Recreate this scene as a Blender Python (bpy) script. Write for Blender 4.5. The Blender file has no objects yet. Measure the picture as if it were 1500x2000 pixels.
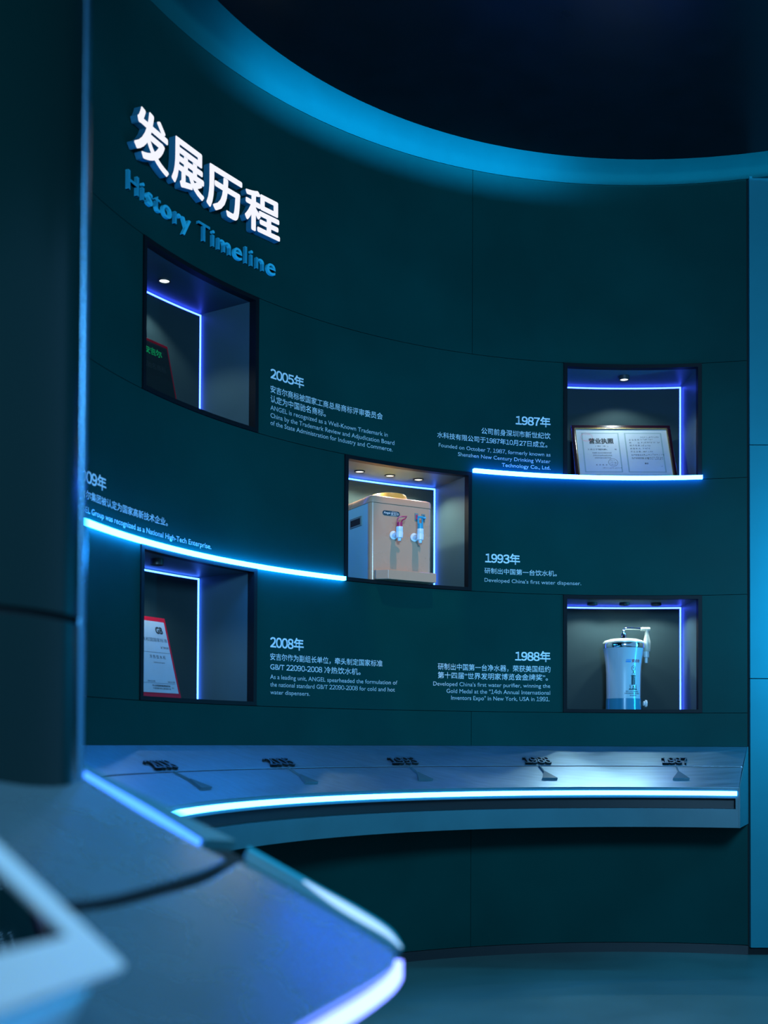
import bpy, bmesh, math, random
from mathutils import Vector, Matrix

S = bpy.context.scene
COL = S.collection
random.seed(4)

# ------------------------------------------------------------------ camera, world, exposure
EYE = 1.066
PITCH, ROLL = 0.019643, 0.004345
cd = bpy.data.cameras.new('camera')
cam = bpy.data.objects.new('camera', cd)
COL.objects.link(cam)
_f = Vector((0, math.cos(PITCH), math.sin(PITCH)))
_u0 = Vector((0, -math.sin(PITCH), math.cos(PITCH)))
_r = Vector((math.cos(ROLL), 0, 0)) + _u0 * math.sin(ROLL)
_u = _u0 * math.cos(ROLL) - Vector((math.sin(ROLL), 0, 0))
cam.matrix_world = Matrix(((_r.x, _u.x, -_f.x, 0), (_r.y, _u.y, -_f.y, 0), (_r.z, _u.z, -_f.z, EYE), (0, 0, 0, 1)))
cd.sensor_fit = 'VERTICAL'
cd.sensor_height = 36.0
cd.sensor_width = 24.0
cd.lens = 2186.3 * 36.0 / 2000.0
cd.shift_y = 0.2037
cd.clip_start = 0.05
cd.dof.use_dof = True
cd.dof.focus_distance = 5.45
cd.dof.aperture_fstop = 2.0
S.camera = cam

S.view_settings.view_transform = 'Standard'
S.view_settings.look = 'None'
S.view_settings.gamma = 1.0
S.view_settings.exposure = 0.0
S.view_settings.use_curve_mapping = False

wd = bpy.data.worlds.new('hall_ambience')
S.world = wd
wd.use_nodes = True
_bg = wd.node_tree.nodes['Background']
_bg.inputs[0].default_value = (0.15, 0.50, 0.98, 1)
_bg.inputs[1].default_value = 0.57


def lamp(name, kind, loc, energy, color, parent=None, target=None, **kw):
    d = bpy.data.lights.new(name, kind)
    d.energy = energy
    d.color = color
    for k, v in kw.items():
        setattr(d, k, v)
    o = bpy.data.objects.new(name, d)
    COL.objects.link(o)
    o.location = loc
    if target is not None:
        o.rotation_euler = (Vector(target) - Vector(loc)).to_track_quat('-Z', 'Y').to_euler()
    if parent:
        o.parent = parent
    return o


# added unseen spots overhead that brighten desk, floor and console
lamp('added_fill_spot', 'SPOT', (0.75, 1.7, 3.9), 210, (0.18, 0.66, 1.0), target=(0.45, 2.7, 0.0), spot_size=1.22, spot_blend=0.7, shadow_soft_size=0.25)
lamp('added_fill_spot', 'SPOT', (0.1, 0.5, 3.9), 230, (0.34, 0.72, 1.0), target=(-0.15, 1.2, 0.8), spot_size=0.85, spot_blend=0.6, shadow_soft_size=0.25)
# added area lamp, unseen behind the viewer, to brighten the curved wall
lamp('added_wall_fill', 'AREA', (0.7, -1.3, 2.7), 57, (0.24, 0.60, 1.0), target=(0.6, 5.4, 1.7), shape='DISK', size=0.8, spread=1.3)
# warm accent spot at the ceiling edge, aimed into the central niche
lamp('accent_spot', 'SPOT', (0.50, 4.60, 3.92), 95, (1.0, 0.72, 0.52), target=(0.17, 5.40, 2.08), spot_size=0.27, spot_blend=0.5, shadow_soft_size=0.02)
# added unseen blue-cyan area lamp that gives the right panel its gradient
lamp('added_panel_lamp', 'AREA', (2.55, 5.25, 1.70), 25, (0.01, 0.48, 0.92), target=(2.05, 5.7, 1.7), shape='RECTANGLE', size=0.05, size_y=0.85)

# ------------------------------------------------------------------ plan of the round room
CX, CY, R = 1.26656, 3.35799, 2.39192
Z_COVE, Z_CEIL, Z1, Z2, Z3, Z4, ZD = 3.961, 3.980, 3.025, 2.426, 1.828, 1.224, 1.052
TH_L, TH_R, SEAM = -2.05, 0.2445, -0.3544


def pol(th, r, z):
    return (CX + r * math.sin(th), CY + r * math.cos(th), z)


# ------------------------------------------------------------------ materials
def mat(name, base, rough=0.5, metal=0.0, noise=0.0, nscale=6.0, bump=0.0, coat=0.0, coat_rough=0.1, spec=0.5,
        emit=None, estr=0.0, trans=0.0, aniso=None):
    m = bpy.data.materials.new(name)
    m.use_nodes = True
    nt = m.node_tree
    b = nt.nodes['Principled BSDF']
    b.inputs['Base Color'].default_value = (*base, 1)
    b.inputs['Roughness'].default_value = rough
    b.inputs['Metallic'].default_value = metal
    b.inputs['Specular IOR Level'].default_value = spec
    b.inputs['Coat Weight'].default_value = coat
    b.inputs['Coat Roughness'].default_value = coat_rough
    b.inputs['Transmission Weight'].default_value = trans
    if emit:
        b.inputs['Emission Color'].default_value = (*emit, 1)
        b.inputs['Emission Strength'].default_value = estr
    if noise or bump:
        tc = nt.nodes.new('ShaderNodeTexCoord')
        mp = nt.nodes.new('ShaderNodeMapping')
        if aniso:
            mp.inputs['Scale'].default_value = aniso
        n = nt.nodes.new('ShaderNodeTexNoise')
        n.inputs['Scale'].default_value = nscale
        n.inputs['Detail'].default_value = 5
        nt.links.new(tc.outputs['Object'], mp.inputs['Vector'])
        nt.links.new(mp.outputs['Vector'], n.inputs['Vector'])
        if noise:
            r = nt.nodes.new('ShaderNodeValToRGB')
            r.color_ramp.elements[0].position = 0.3
            r.color_ramp.elements[1].position = 0.7
            r.color_ramp.elements[0].color = (*[c * (1 - noise) for c in base], 1)
            r.color_ramp.elements[1].color = (*[min(1, c * (1 + noise)) for c in base], 1)
            nt.links.new(n.outputs['Fac'], r.inputs['Fac'])
            nt.links.new(r.outputs['Color'], b.inputs['Base Color'])
            mr = nt.nodes.new('ShaderNodeMapRange')
            mr.inputs['To Min'].default_value = max(0, rough - 0.06)
            mr.inputs['To Max'].default_value = min(1, rough + 0.06)
            nt.links.new(n.outputs['Fac'], mr.inputs['Value'])
            nt.links.new(mr.outputs['Result'], b.inputs['Roughness'])
        if bump:
            bp = nt.nodes.new('ShaderNodeBump')
            bp.inputs['Strength'].default_value = bump
            bp.inputs['Distance'].default_value = 0.002
            nt.links.new(n.outputs['Fac'], bp.inputs['Height'])
            nt.links.new(bp.outputs['Normal'], b.inputs['Normal'])
    return m


def glow(name, color):
    m = bpy.data.materials.new(name)
    m.use_nodes = True
    nt = m.node_tree
    nt.nodes.clear()
    e = nt.nodes.new('ShaderNodeEmission')
    k = max(color)
    e.inputs[0].default_value = (*[c / k for c in color], 1)
    e.inputs[1].default_value = k
    o = nt.nodes.new('ShaderNodeOutputMaterial')
    nt.links.new(e.outputs[0], o.inputs[0])
    return m


M_WALL = mat('teal_wall_paint', (0.001, 0.044, 0.040), 0.45, noise=0.12, nscale=2.2, spec=0.03)
M_COVE = mat('teal_cove_lining', (0.002, 0.085, 0.085), 0.6, noise=0.05, spec=0.1)
M_GAP = mat('dark_gap', (0.002, 0.004, 0.005), 0.8)
M_CEIL = mat('black_satin_ceiling', (0.004, 0.007, 0.010), 0.30, spec=0.4, noise=0.1)
M_FLOOR = mat('dark_stone_floor', (0.08, 0.18, 0.17), 0.38, noise=0.10, nscale=3.0)
M_BASE = mat('black_baseboard', (0.008, 0.014, 0.016), 0.5)
M_PANEL = mat('pale_side_panel', (0.02, 0.20, 0.24), 0.5, noise=0.03, spec=0.1)
M_FRAME = mat('black_niche_frame', (0.004, 0.006, 0.008), 0.5, spec=0.12)
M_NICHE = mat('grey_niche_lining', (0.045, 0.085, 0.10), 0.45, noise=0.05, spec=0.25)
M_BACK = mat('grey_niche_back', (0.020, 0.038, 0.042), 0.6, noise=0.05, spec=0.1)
M_DESK = mat('brushed_grey_desk', (0.27, 0.44, 0.54), 0.36, metal=0.85, noise=0.10, nscale=9, aniso=(0.6, 6, 6))
M_DESKF = mat('teal_desk_front', (0.03, 0.13, 0.15), 0.4, noise=0.08)
M_NUM = mat('shaded_numeral_sides', (0.004, 0.010, 0.012), 0.5, spec=0.2)  # shade on the numeral sides, put into a dark base colour
M_NUMTOP = mat('teal_numeral_tops', (0.06, 0.14, 0.17), 0.3, metal=0.3)
M_COLUMN = mat('teal_column_gloss', (0.0003, 0.011, 0.010), 0.5, spec=0.0, coat=0.7, coat_rough=0.2)
M_RIMROD = mat('added_rim_steel', (0.16, 0.42, 0.62), 0.26, metal=1.0)  # for the added rod that mimics the column's bright rim
M_CONS = mat('grey_console_top', (0.28, 0.42, 0.50), 0.27, metal=0.8, noise=0.015)
M_TEXT = mat('pale_vinyl_lettering', (0.86, 0.90, 0.92), 0.6)
M_SUB = mat('cyan_lit_letters', (0.05, 0.62, 0.80), 0.4)  # white letters; the cyan light on them is put into the base colour
M_SIDE = mat('sign_letter_sides', (0.04, 0.22, 0.34), 0.4)
M_WHITE = mat('white_plastic', (0.80, 0.82, 0.82), 0.3)
M_BLACKGLASS = mat('black_screen_glass', (0.003, 0.004, 0.006), 0.04, coat=1.0, coat_rough=0.02)
M_RED = mat('red_plaque_border', (0.36, 0.003, 0.012), 0.4, spec=0.2)
M_REDDARK = mat('dark_wine_frame', (0.014, 0.002, 0.005), 0.25, coat=0.4)
M_GOLD = mat('gold_trim', (0.70, 0.50, 0.20), 0.25, metal=0.9)
M_PAPER = mat('white_paper', (0.28, 0.33, 0.37), 0.6, noise=0.04, nscale=12)
M_INK = mat('black_ink', (0.02, 0.03, 0.035), 0.7)
M_INKG = mat('grey_green_ink', (0.16, 0.24, 0.25), 0.7)
M_INKR = mat('red_stamp_ink', (0.50, 0.14, 0.18), 0.7)
M_DARKPLQ = mat('dark_plaque_face', (0.006, 0.009, 0.008), 0.5, noise=0.2, nscale=40)
M_GREEN = mat('green_lettering', (0.02, 0.75, 0.16), 0.5)
M_FADED = mat('faded_lettering', (0.05, 0.055, 0.05), 0.5)
M_BEIGE = mat('cream_plastic', (0.58, 0.32, 0.20), 0.28, noise=0.02, coat=0.3)
M_SIDEW = mat('white_sheet_steel', (0.28, 0.58, 0.66), 0.3)
M_RIM = mat('yellow_cream_plastic', (0.60, 0.36, 0.08), 0.3)
M_TAP = mat('white_tap_plastic', (0.80, 0.85, 0.88), 0.3)
M_TAPR = mat('red_tap_lever', (0.50, 0.03, 0.10), 0.3)
M_TAPB = mat('blue_tap_lever', (0.03, 0.35, 0.55), 0.3)
M_BADGE = mat('dark_blue_badge', (0.01, 0.05, 0.08), 0.3)
M_IVORY = mat('ivory_plastic', (0.55, 0.56, 0.46), 0.3, coat=0.3)
M_CHROME = mat('chrome', (0.85, 0.87, 0.90), 0.08, metal=1.0)
M_BODYW = mat('purifier_white', (0.42, 0.50, 0.56), 0.25, coat=0.5)
M_BODYB = mat('purifier_blue', (0.03, 0.20, 0.32), 0.2, coat=0.5)
M_CLEAR = mat('frosted_clear_plastic', (0.55, 0.66, 0.70), 0.3)
M_LOGOB = mat('blue_logo', (0.02, 0.25, 0.60), 0.4)
M_LOGOR = mat('wine_red_logo', (0.40, 0.01, 0.06), 0.4)
M_CAN = mat('dark_lamp_can', (0.025, 0.032, 0.036), 0.4)

G_COVE = glow('cove_led', (0.3, 105.0, 245.0))
G_COVE2 = glow('cove_led_dim', (0.1, 42.0, 88.0))
G_L2 = glow('blue_white_led', (0.88, 6.0, 45.0))
G_L3 = glow('cyan_white_led', (0.88, 17.0, 60.0))
G_DESK = glow('desk_led', (0.86, 7.0, 20.0))
G_NICHE = glow('niche_led', (0.46, 1.0, 12.0))
G_NICHE2 = glow('niche_led_azure', (0.48, 1.9, 12.0))
G_RIM = glow('console_led', (0.15, 0.66, 3.0))
G_EDGE = glow('painted_edge_sheen', (0.01, 0.30, 0.62))  # reflection along the console rim, made as emission
G_TAPER = glow('painted_taper_sheen', (0.50, 0.92, 1.5))  # tapering specular highlight on the rim, made as emission
G_RIMW = glow('console_led_bright', (0.84, 1.2, 5.0))
G_TABLET = glow('added_tablet_glow', (0.05, 3.2, 8.0))  # added glow that brightens the display stand
G_TITLE = glow('title_face_light', (0.92, 0.93, 1.02))
G_LENS = glow('lamp_lens', (2.0, 2.3, 2.3))
G_LENSW = glow('lamp_lens_warm', (2.2, 2.1, 1.7))
G_OFF = mat('lamp_lens_off', (0.10, 0.12, 0.13), 0.2)


# ------------------------------------------------------------------ mesh helpers
class MB:
    def __init__(self):
        self.v, self.f, self.mi = [], [], []

    def add(self, vs, fs, mi=0):
        o = len(self.v)
        self.v += [tuple(p) for p in vs]
        self.f += [tuple(i + o for i in q) for q in fs]
        self.mi += [mi] * len(fs)

    def hexa(self, p, mi=0):          # 8 corners: 4 lower then 4 upper
        self.add(p, [(3, 2, 1, 0), (4, 5, 6, 7), (0, 1, 5, 4), (1, 2, 6, 5), (2, 3, 7, 6), (3, 0, 4, 7)], mi)

    def box(self, x0, x1, y0, y1, z0, z1, mi=0):
        self.hexa([(x0, y0, z0), (x1, y0, z0), (x1, y1, z0), (x0, y1, z0), (x0, y0, z1), (x1, y0, z1), (x1, y1, z1), (x0, y1, z1)], mi)

    def loft(self, rings, close=True, caps=True, mi=0):   # rings of equal length
        n = len(rings[0])
        vs = [p for r in rings for p in r]
        fs = []
        for i in range(len(rings) - 1):
            for j in range(n if close else n - 1):
                k = (j + 1) % n
                fs.append((i * n + j, i * n + k, (i + 1) * n + k, (i + 1) * n + j))
        if caps:
            fs.append(tuple(reversed(range(n))))
            fs.append(tuple(range((len(rings) - 1) * n, len(rings) * n)))
        self.add(vs, fs, mi)

    def sweep(self, profile, ths, cap=True, mi=0, adj=None):  # profile (r, z) swept round the room's axis
        rings = []
        for k, th in enumerate(ths):
            rings.append([pol(th + (adj(r, k, len(ths)) if adj else 0), r, z) for r, z in profile])
        self.loft(rings, True, cap, mi)

    def lathe(self, prof, cx=0, cy=0, seg=32, mi=0, caps=True):      # prof (radius, z)
        rings = [[(cx + r * math.cos(2 * math.pi * k / seg), cy + r * math.sin(2 * math.pi * k / seg), z) for k in range(seg)] for r, z in prof]
        self.loft(rings, True, caps, mi)

    def tube(self, pts, rad, seg=10, mi=0):
        pts = [Vector(p) for p in pts]
        rings = []
        up = Vector((0.13, 0.21, 0.97)).normalized()
        for i, p in enumerate(pts):
            a = pts[max(0, i - 1)]
            b = pts[min(len(pts) - 1, i + 1)]
            t = (b - a).normalized()
            x = t.cross(up)
            if x.length < 1e-4:
                x = t.cross(Vector((1, 0, 0)))
            x.normalize()
            y = t.cross(x)
            rr = rad[i] if isinstance(rad, (list, tuple)) else rad
            rings.append([p + x * rr * math.cos(2 * math.pi * k / seg) + y * rr * math.sin(2 * math.pi * k / seg) for k in range(seg)])
        self.loft(rings, True, True, mi)

    def build(self, name, m, parent=None, smooth=False, bevel=0.0, bseg=2, org=None):
        me = bpy.data.meshes.new(name)
        vs = self.v if org is None else [(a - org[0], b - org[1], c - org[2]) for a, b, c in self.v]
        me.from_pydata(vs, [], self.f)
        for q in (m if isinstance(m, (list, tuple)) else [m]):
            me.materials.append(q)
        for p, i in zip(me.polygons, self.mi):
            p.material_index = i
        bm = bmesh.new()
        bm.from_mesh(me)
        bmesh.ops.recalc_face_normals(bm, faces=bm.faces)
        if bevel:
            es = [e for e in bm.edges if len(e.link_faces) == 2 and e.calc_face_angle(0) > 0.6]
            bmesh.ops.bevel(bm, geom=es, offset=bevel, segments=bseg, affect='EDGES', profile=0.5, clamp_overlap=True)
        bm.to_mesh(me)
        bm.free()
        if smooth:
            for p in me.polygons:
                p.use_smooth = True
            try:
                me.set_sharp_from_angle(angle=0.7)
            except Exception:
                pass
        o = bpy.data.objects.new(name, me)
        COL.objects.link(o)
        if parent:
            o.parent = parent
        return o


def tag(o, label=None, cat=None, group=None, kind=None):
    if label:
        o['label'] = label
    if cat:
        o['category'] = cat
    if group:
        o['group'] = group
    if kind:
        o['kind'] = kind
    return o


def thing(name, label, cat, loc=(0, 0, 0), rz=0.0, group=None):
    o = bpy.data.objects.new(name, None)
    o.empty_display_size = 0.1
    COL.objects.link(o)
    o.location = loc
    o.rotation_euler = (0, 0, rz)
    return tag(o, label, cat, group)


def lin(a, b, n):
    return [a + (b - a) * i / (n - 1) for i in range(n)]


def seg_for(a, b, step=0.02):
    return max(2, int(abs(b - a) / step) + 2)


# glyphs: returns (verts, faces) of a text line with ink box at origin
_dg = None


def raw_glyphs(s, ext=0.0, space=1.0, res=3):
    cu = bpy.data.curves.new('glyph_source', 'FONT')
    cu.body = s
    cu.size = 1.0
    cu.extrude = ext
    cu.space_character = space
    cu.resolution_u = res
    o = bpy.data.objects.new('glyph_source', cu)
    COL.objects.link(o)
    dg = bpy.context.evaluated_depsgraph_get()
    me = bpy.data.meshes.new_from_object(o.evaluated_get(dg))
    vs = [tuple(v.co) for v in me.vertices]
    fs = [tuple(p.vertices) for p in me.polygons]
    bpy.data.objects.remove(o)
    bpy.data.curves.remove(cu)
    bpy.data.meshes.remove(me)
    return vs, fs


_IX = max(v[0] for v in raw_glyphs('I')[0])
_ADV = {}


def advance(run, space):
    k = (run, space)
    if k not in _ADV:
        _ADV[k] = max(v[0] for v in raw_glyphs(run + 'I', 0, space, 1)[0]) - _IX
    return _ADV[k]


def glyphs(s, bold=0.0, ext=0.0, space=1.0, res=3, ring=0):
    """one line of text; numerals come from the wide East Asian set, whose 1 has a flag"""
    vs, fs, x, run = [], [], 0.0, ''

    def put(v, f, dx):
        o0 = len(vs)
        vs.extend((p[0] + dx, p[1], p[2]) for p in v)
        fs.extend(tuple(i + o0 for i in q) for q in f)

    for ch in s + '\0':
        if ch in '0123456789\0':
            if run:
                if run.strip():
                    v, f = raw_glyphs(run, ext, space, res)
                    put(v, f, x)
                x += advance(run, space)
                run = ''
            if ch != '\0':
                v, f = raw_glyphs(chr(0xFF10 + int(ch)), ext, space, res)
                lo = min(p[0] for p in v)
                hi = max(p[0] for p in v)
                w = 0.56
                put(v, f, x + w / 2 - (lo + hi) / 2)
                x += w * space
        else:
            run += ch
    if bold:
        V, F = [], []
        dirs = [(math.cos(6.28318 * k / ring), math.sin(6.28318 * k / ring)) for k in range(ring)] if ring else [(1, 1), (-1, 1), (1, -1), (-1, -1)]
        for dx, dy in dirs:
            o0 = len(V)
            V += [(p[0] + dx * bold, p[1] + dy * bold, p[2]) for p in vs]
            F += [tuple(i + o0 for i in q) for q in fs]
        vs, fs = V, F
    return vs, fs


def fit(vs, w, y0, y1, cap):
    """scale a glyph line so that its ink is w wide; y runs from y0 (baseline) to y1 (cap or full ink height)"""
    xs = [v[0] for v in vs]
    a, b = min(xs), max(xs)
    if cap == 'ink':
        ys = [v[1] for v in vs]
        lo, hi = min(ys), max(ys)
    else:
        lo, hi = 0.0, cap
    return [((x - a) / (b - a) * w, y0 + (y - lo) / (hi - lo) * (y1 - y0), z) for x, y, z in vs]


CAP = 0.70      # capital height of the built-in face

# ------------------------------------------------------------------ the setting
# floor
b = MB()
b.box(-3.2, 4.2, -2.2, 6.6, -0.1, 0.0)
tag(b.build('floor', M_FLOOR), kind='structure')

# curved back wall: separate panels with 3 mm gaps over a dark backing
NIC = {'A': (-1.1723, -0.8702), 'B': (-0.6552, -0.3551), 'C': (-0.1470, 0.1510)}
PANELS = []


def band(z0, z1, cuts):
    e = [TH_L] + cuts + [TH_R]
    for i in range(0, len(e) - 1):
        PANELS.append((e[i], e[i + 1], z0, z1))


band(Z1, Z_COVE, [SEAM])
for z0, z1 in ((Z2, Z1), (Z4, Z3)):
    for a, c in ((TH_L, NIC['A'][0]), (NIC['A'][1], NIC['C'][0]), (NIC['C'][1], TH_R)):
        PANELS.append((a, c, z0, z1))
for a, c in ((TH_L, NIC['B'][0]), (NIC['B'][1], TH_R)):
    PANELS.append((a, c, Z3, Z2))
band(ZD, Z4, [SEAM])
band(0.05, ZD - 0.003, [SEAM])
wall = MB()
G = 0.0013
for a, c, z0, z1 in PANELS:
    th = lin(a + G / R, c - G / R, seg_for(a, c))
    wall.sweep([(R, z0 + G), (R, z1 - G), (R + 0.014, z1 - G), (R + 0.014, z0 + G)], th, mi=0)
    th = lin(a - 0.001, c + 0.001, seg_for(a, c))
    wall.sweep([(R + 0.015, z0 - 0.002), (R + 0.015, z1 + 0.002), (R + 0.03, z1 + 0.002), (R + 0.03, z0 - 0.002)], th, mi=1)
tag(wall.build('wall_back', [M_WALL, M_GAP], smooth=True), kind='structure')

# cove wall above the ceiling opening
b = MB()
th = lin(TH_L, 1.55, 150)
b.sweep([(R, Z_COVE + 0.001), (R, 4.30), (R + 0.03, 4.30), (R + 0.03, Z_COVE + 0.001)], th)
b.sweep([(R + 0.03, 4.30), (1.9, 4.30), (1.9, 4.33), (R + 0.03, 4.33)], th)
tag(b.build('trim_1', M_COVE, smooth=True), kind='structure')

# ceiling slab with its round edge
b = MB()
edge = [(CX + 2.170 * math.sin(t), CY + 2.170 * math.cos(t)) for t in lin(-2.0, 1.15, 140)]
poly = edge + [(4.1, 3.9), (4.1, -2.1), (-3.1, -2.1), (-3.1, 2.6)]
n = len(poly)
b.add([(x, y, Z_CEIL) for x, y in poly] + [(x, y, Z_CEIL + 0.012) for x, y in poly],
      [tuple(reversed(range(n))), tuple(range(n, 2 * n))] + [(i, (i + 1) % n, n + (i + 1) % n, n + i) for i in range(n)])
tag(b.build('ceiling', M_CEIL), kind='structure')

# baseboard
b = MB()
b.sweep([(R + 0.006, 0.0), (R + 0.006, 0.047), (R + 0.03, 0.047), (R + 0.03, 0.0)], lin(TH_L, TH_R, 110))
tag(b.build('baseboard_back', M_BASE, smooth=True), kind='structure')

# plain dark wall closing the hall on the left, behind the column
b = MB()
b.box(-1.95, -1.85, -2.2, 6.6, 0.0, Z_CEIL - 0.001)
tag(b.build('wall_left', M_WALL), kind='structure')

# pale panel on the right, three stacked boards
b = MB()
for z0, z1 in ((0.037, 1.399), (1.399, 2.590), (2.590, 3.973)):
    b.box(1.857, 3.4, 5.672, 5.70, z0 + 0.0022, z1 - 0.0022, 0)
b.box(1.850, 3.4, 5.701, 5.9, 0.0, 4.30, 1)
tag(b.build('wall_right', [M_PANEL, M_GAP]), kind='structure')

# cove light strips lying on the ceiling edge, facing the wall
for nm, m, rr_, zh, t0, t1, lb in (('cove_light_strip', G_COVE, 2.148, 0.029, -0.90, -0.16, 'bright cyan cove light strip along the round ceiling edge'),
                          ('cove_light_strip', G_COVE2, 2.100, 0.026, -0.158, 0.95, 'dimmer end of the cove light along the ceiling edge, towards the pale side panel')):
    b = MB()
    b.loft([[pol(t, rr_, Z_CEIL + 0.014), pol(t, rr_, Z_CEIL + zh)] for t in lin(t0, t1, 80)], close=False, caps=False)
    tag(b.build(nm, m), lb, 'light strip')

# ------------------------------------------------------------------ light strips on the wall
def wall_strip(name, a, c, z, m, label):
    b = MB()
    b.sweep([(R - 0.022, z - 0.0088), (R - 0.022, z + 0.0088), (R - 0.001, z + 0.0088), (R - 0.001, z - 0.0088)], lin(a, c, seg_for(a, c, 0.012)))
    return tag(b.build(name, m, smooth=True), label, 'light strip', 'glowing strips on the curved wall')


wall_strip('wall_light_strip', -0.3530, 0.1520, 2.4335, G_L2, 'blue-white light strip under the framed certificate niche')
wall_strip('wall_light_strip', -1.55, -0.6570, 1.8350, G_L3, 'cyan-white light strip running under the 2009 caption')

# ------------------------------------------------------------------ display niches
DEP = 0.305


class Niche:
    def __init__(self, key, z0, z1, label, led=None):
        self.led = led or G_NICHE
        a, c = NIC[key]
        self.tc = (a + c) / 2
        self.h = R * math.sin((c - a) / 2) - 0.0008
        self.w = self.h - 0.019
        self.zb, self.zt = z0 + 0.018, z1 - 0.019
        self.z0, self.z1 = z0, z1
        self.root = thing('display_niche', label, 'display niche', pol(self.tc, R, 0), -self.tc, 'lit display niches in the curved wall')
        self.make()

    def arc(self, b, t0, t1, z0, z1, o0, o1, mi=0, n=None):
        ts = lin(t0, t1, n or max(2, int(abs(t1 - t0) / 0.04) + 2))
        f = lambda t, o: math.sqrt((R + o) ** 2 - t * t) - R
        b.loft([[(t, f(t, o0), z0), (t, f(t, o0), z1), (t, f(t, o1), z1), (t, f(t, o1), z0)] for t in ts], True, True, mi)

    def make(self):
        h, w, z0, z1, zb, zt = self.h, self.w, self.z0 + 0.001, self.z1 - 0.001, self.zb, self.zt
        f = MB()
        self.arc(f, -h, h, zt, z1, -0.006, 0.03)
        self.arc(f, -h, h, z0, zb, -0.006, 0.03)
        self.arc(f, -h, -w, zb, zt, -0.006, 0.03)
        self.arc(f, w, h, zb, zt, -0.006, 0.03)
        f.build('frame', M_FRAME, self.root)
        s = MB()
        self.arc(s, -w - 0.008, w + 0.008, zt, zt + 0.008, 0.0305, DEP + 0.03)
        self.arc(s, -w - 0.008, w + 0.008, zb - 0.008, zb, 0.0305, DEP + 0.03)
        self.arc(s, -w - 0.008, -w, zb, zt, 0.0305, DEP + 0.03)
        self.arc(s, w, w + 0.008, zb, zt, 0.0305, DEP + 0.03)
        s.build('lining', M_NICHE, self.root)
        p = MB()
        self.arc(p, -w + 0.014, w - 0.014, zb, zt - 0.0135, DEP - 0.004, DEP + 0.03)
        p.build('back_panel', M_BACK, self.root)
        l = MB()
        self.arc(l, -w + 0.006, w - 0.006, zt - 0.0125, zt - 0.006, DEP - 0.006, DEP + 0.004)
        self.arc(l, w - 0.0125, w - 0.006, zb, zt - 0.0125, DEP - 0.006, DEP + 0.004)
        self.arc(l, -w + 0.006, -w + 0.0125, zb, zt - 0.0125, DEP - 0.006, DEP + 0.004)
        tag(l.build('light_strip', self.led, self.root), 'glowing blue-white edge strip')

    def place(self, name, label, cat, t=0.0, nn=0.0, z=None, rz=0.0, group=None):
        M = Matrix.Translation(pol(self.tc, R, 0)) @ Matrix.Rotation(-self.tc, 4, 'Z')
        return thing(name, label, cat, M @ Vector((t, nn, self.zb if z is None else z)), -self.tc + rz, group)


nTL = Niche('A', Z2, Z1, 'dark niche under the title, holding a black plaque with green lettering')
nM = Niche('B', Z3, Z2, 'warm-lit central niche holding the cream water dispenser', G_NICHE2)
nTR = Niche('C', Z2, Z1, 'niche holding the framed two-page licence, above the blue strip')
nBL = Niche('A', Z4, Z3, 'niche beside the 2008 caption, holding a white red-edged plaque', G_NICHE2)
nBR = Niche('C', Z4, Z3, 'niche beside the 1988 caption, holding the white water purifier')


# niche downlights
def downlight(nc, t, nn, can, label, energy, color, lens, size=1.7, blend=0.8, warm=False):
    r = nc.place('niche_downlight', label, 'spotlight', t, nn, nc.zt, 0, 'small round downlights in the niche ceilings')
    d = -can
    b = MB()
    b.lathe([(0.0205, d + 0.004), (0.022, d), (0.0275, d), (0.0275, -0.0005), (0.0205, -0.0005)], seg=28, caps=False)
    b.build('housing', M_CAN, r, smooth=True)
    b = MB()
    b.lathe([(0.0205, d + 0.004), (0.0205, d + 0.006)], seg=24)
    b.build('lens', lens, r)
    if energy:
        lamp('downlight_beam', 'SPOT', (0, 0, d - 0.004), energy, color, r, spot_size=size, spot_blend=blend, shadow_soft_size=0.012)
    return r


COOL, WARM = (0.80, 1.0, 1.0), (1.0, 0.97, 0.78)
downlight(nTL, -0.028, 0.169, 0.006, 'lit downlight above the black plaque with green lettering', 6.0, COOL, G_LENS, 2.0, 0.4)
downlight(nTR, -0.012, 0.122, 0.022, 'lit downlight above the framed two-page licence', 6.5, COOL, G_LENS, 2.25, 0.4)
downlight(nBL, -0.134, 0.100, 0.024, 'unlit-looking downlight can above the white red-edged plaque', 4.0, COOL, G_OFF, 2.5, 0.5)
for q, t in zip(('nearest the 2005 caption', 'above the dispenser bottle seat', 'nearest the right-hand light strip'), (-0.178, -0.007, 0.159)):
    downlight(nM, t, 0.163, 0.006, 'warm downlight of the central niche, ' + q, 9.0, WARM, G_LENSW, 2.5, 0.5)
for q, t in zip(('nearest the 1988 caption', 'above the purifier spout', 'nearest the corner light strip'), (-0.176, -0.006, 0.160)):
    downlight(nBR, t, 0.140, 0.014, 'downlight can of the purifier niche, ' + q, 4.8, COOL, G_OFF, 2.6, 0.4)

# ------------------------------------------------------------------ lettering on the curved wall
def on_wall(vs, th0, r):
    return [pol(th0 + x / R, r - z, y) for x, y, z in vs]


def caption(year, label, lines):
    r0 = R - 0.0012
    th_m = (lines[0][1] + lines[0][2]) / 2
    org = pol(th_m, r0, lines[-1][3])
    root = thing('wall_caption', label, 'caption', org, 0, 'printed captions on the curved wall')
    heads = {'h': MB(), 'c': MB(), 'e': MB()}
    for s, a, c, z0, z1, kind in lines:
        vs, fs = glyphs(s, {'h': 0.022, 'c': 0.009, 'e': 0.004}[kind], res=3)
        vs = fit(vs, (c - a) * R, z0, z1, CAP if kind == 'e' else 'ink')
        heads[kind].add(on_wall(vs, a, r0), fs)
    for k, nm in (('h', 'year_heading'), ('c', 'chinese_text'), ('e', 'english_text')):
        heads[k].build(nm, M_TEXT, root, org=org)


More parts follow.
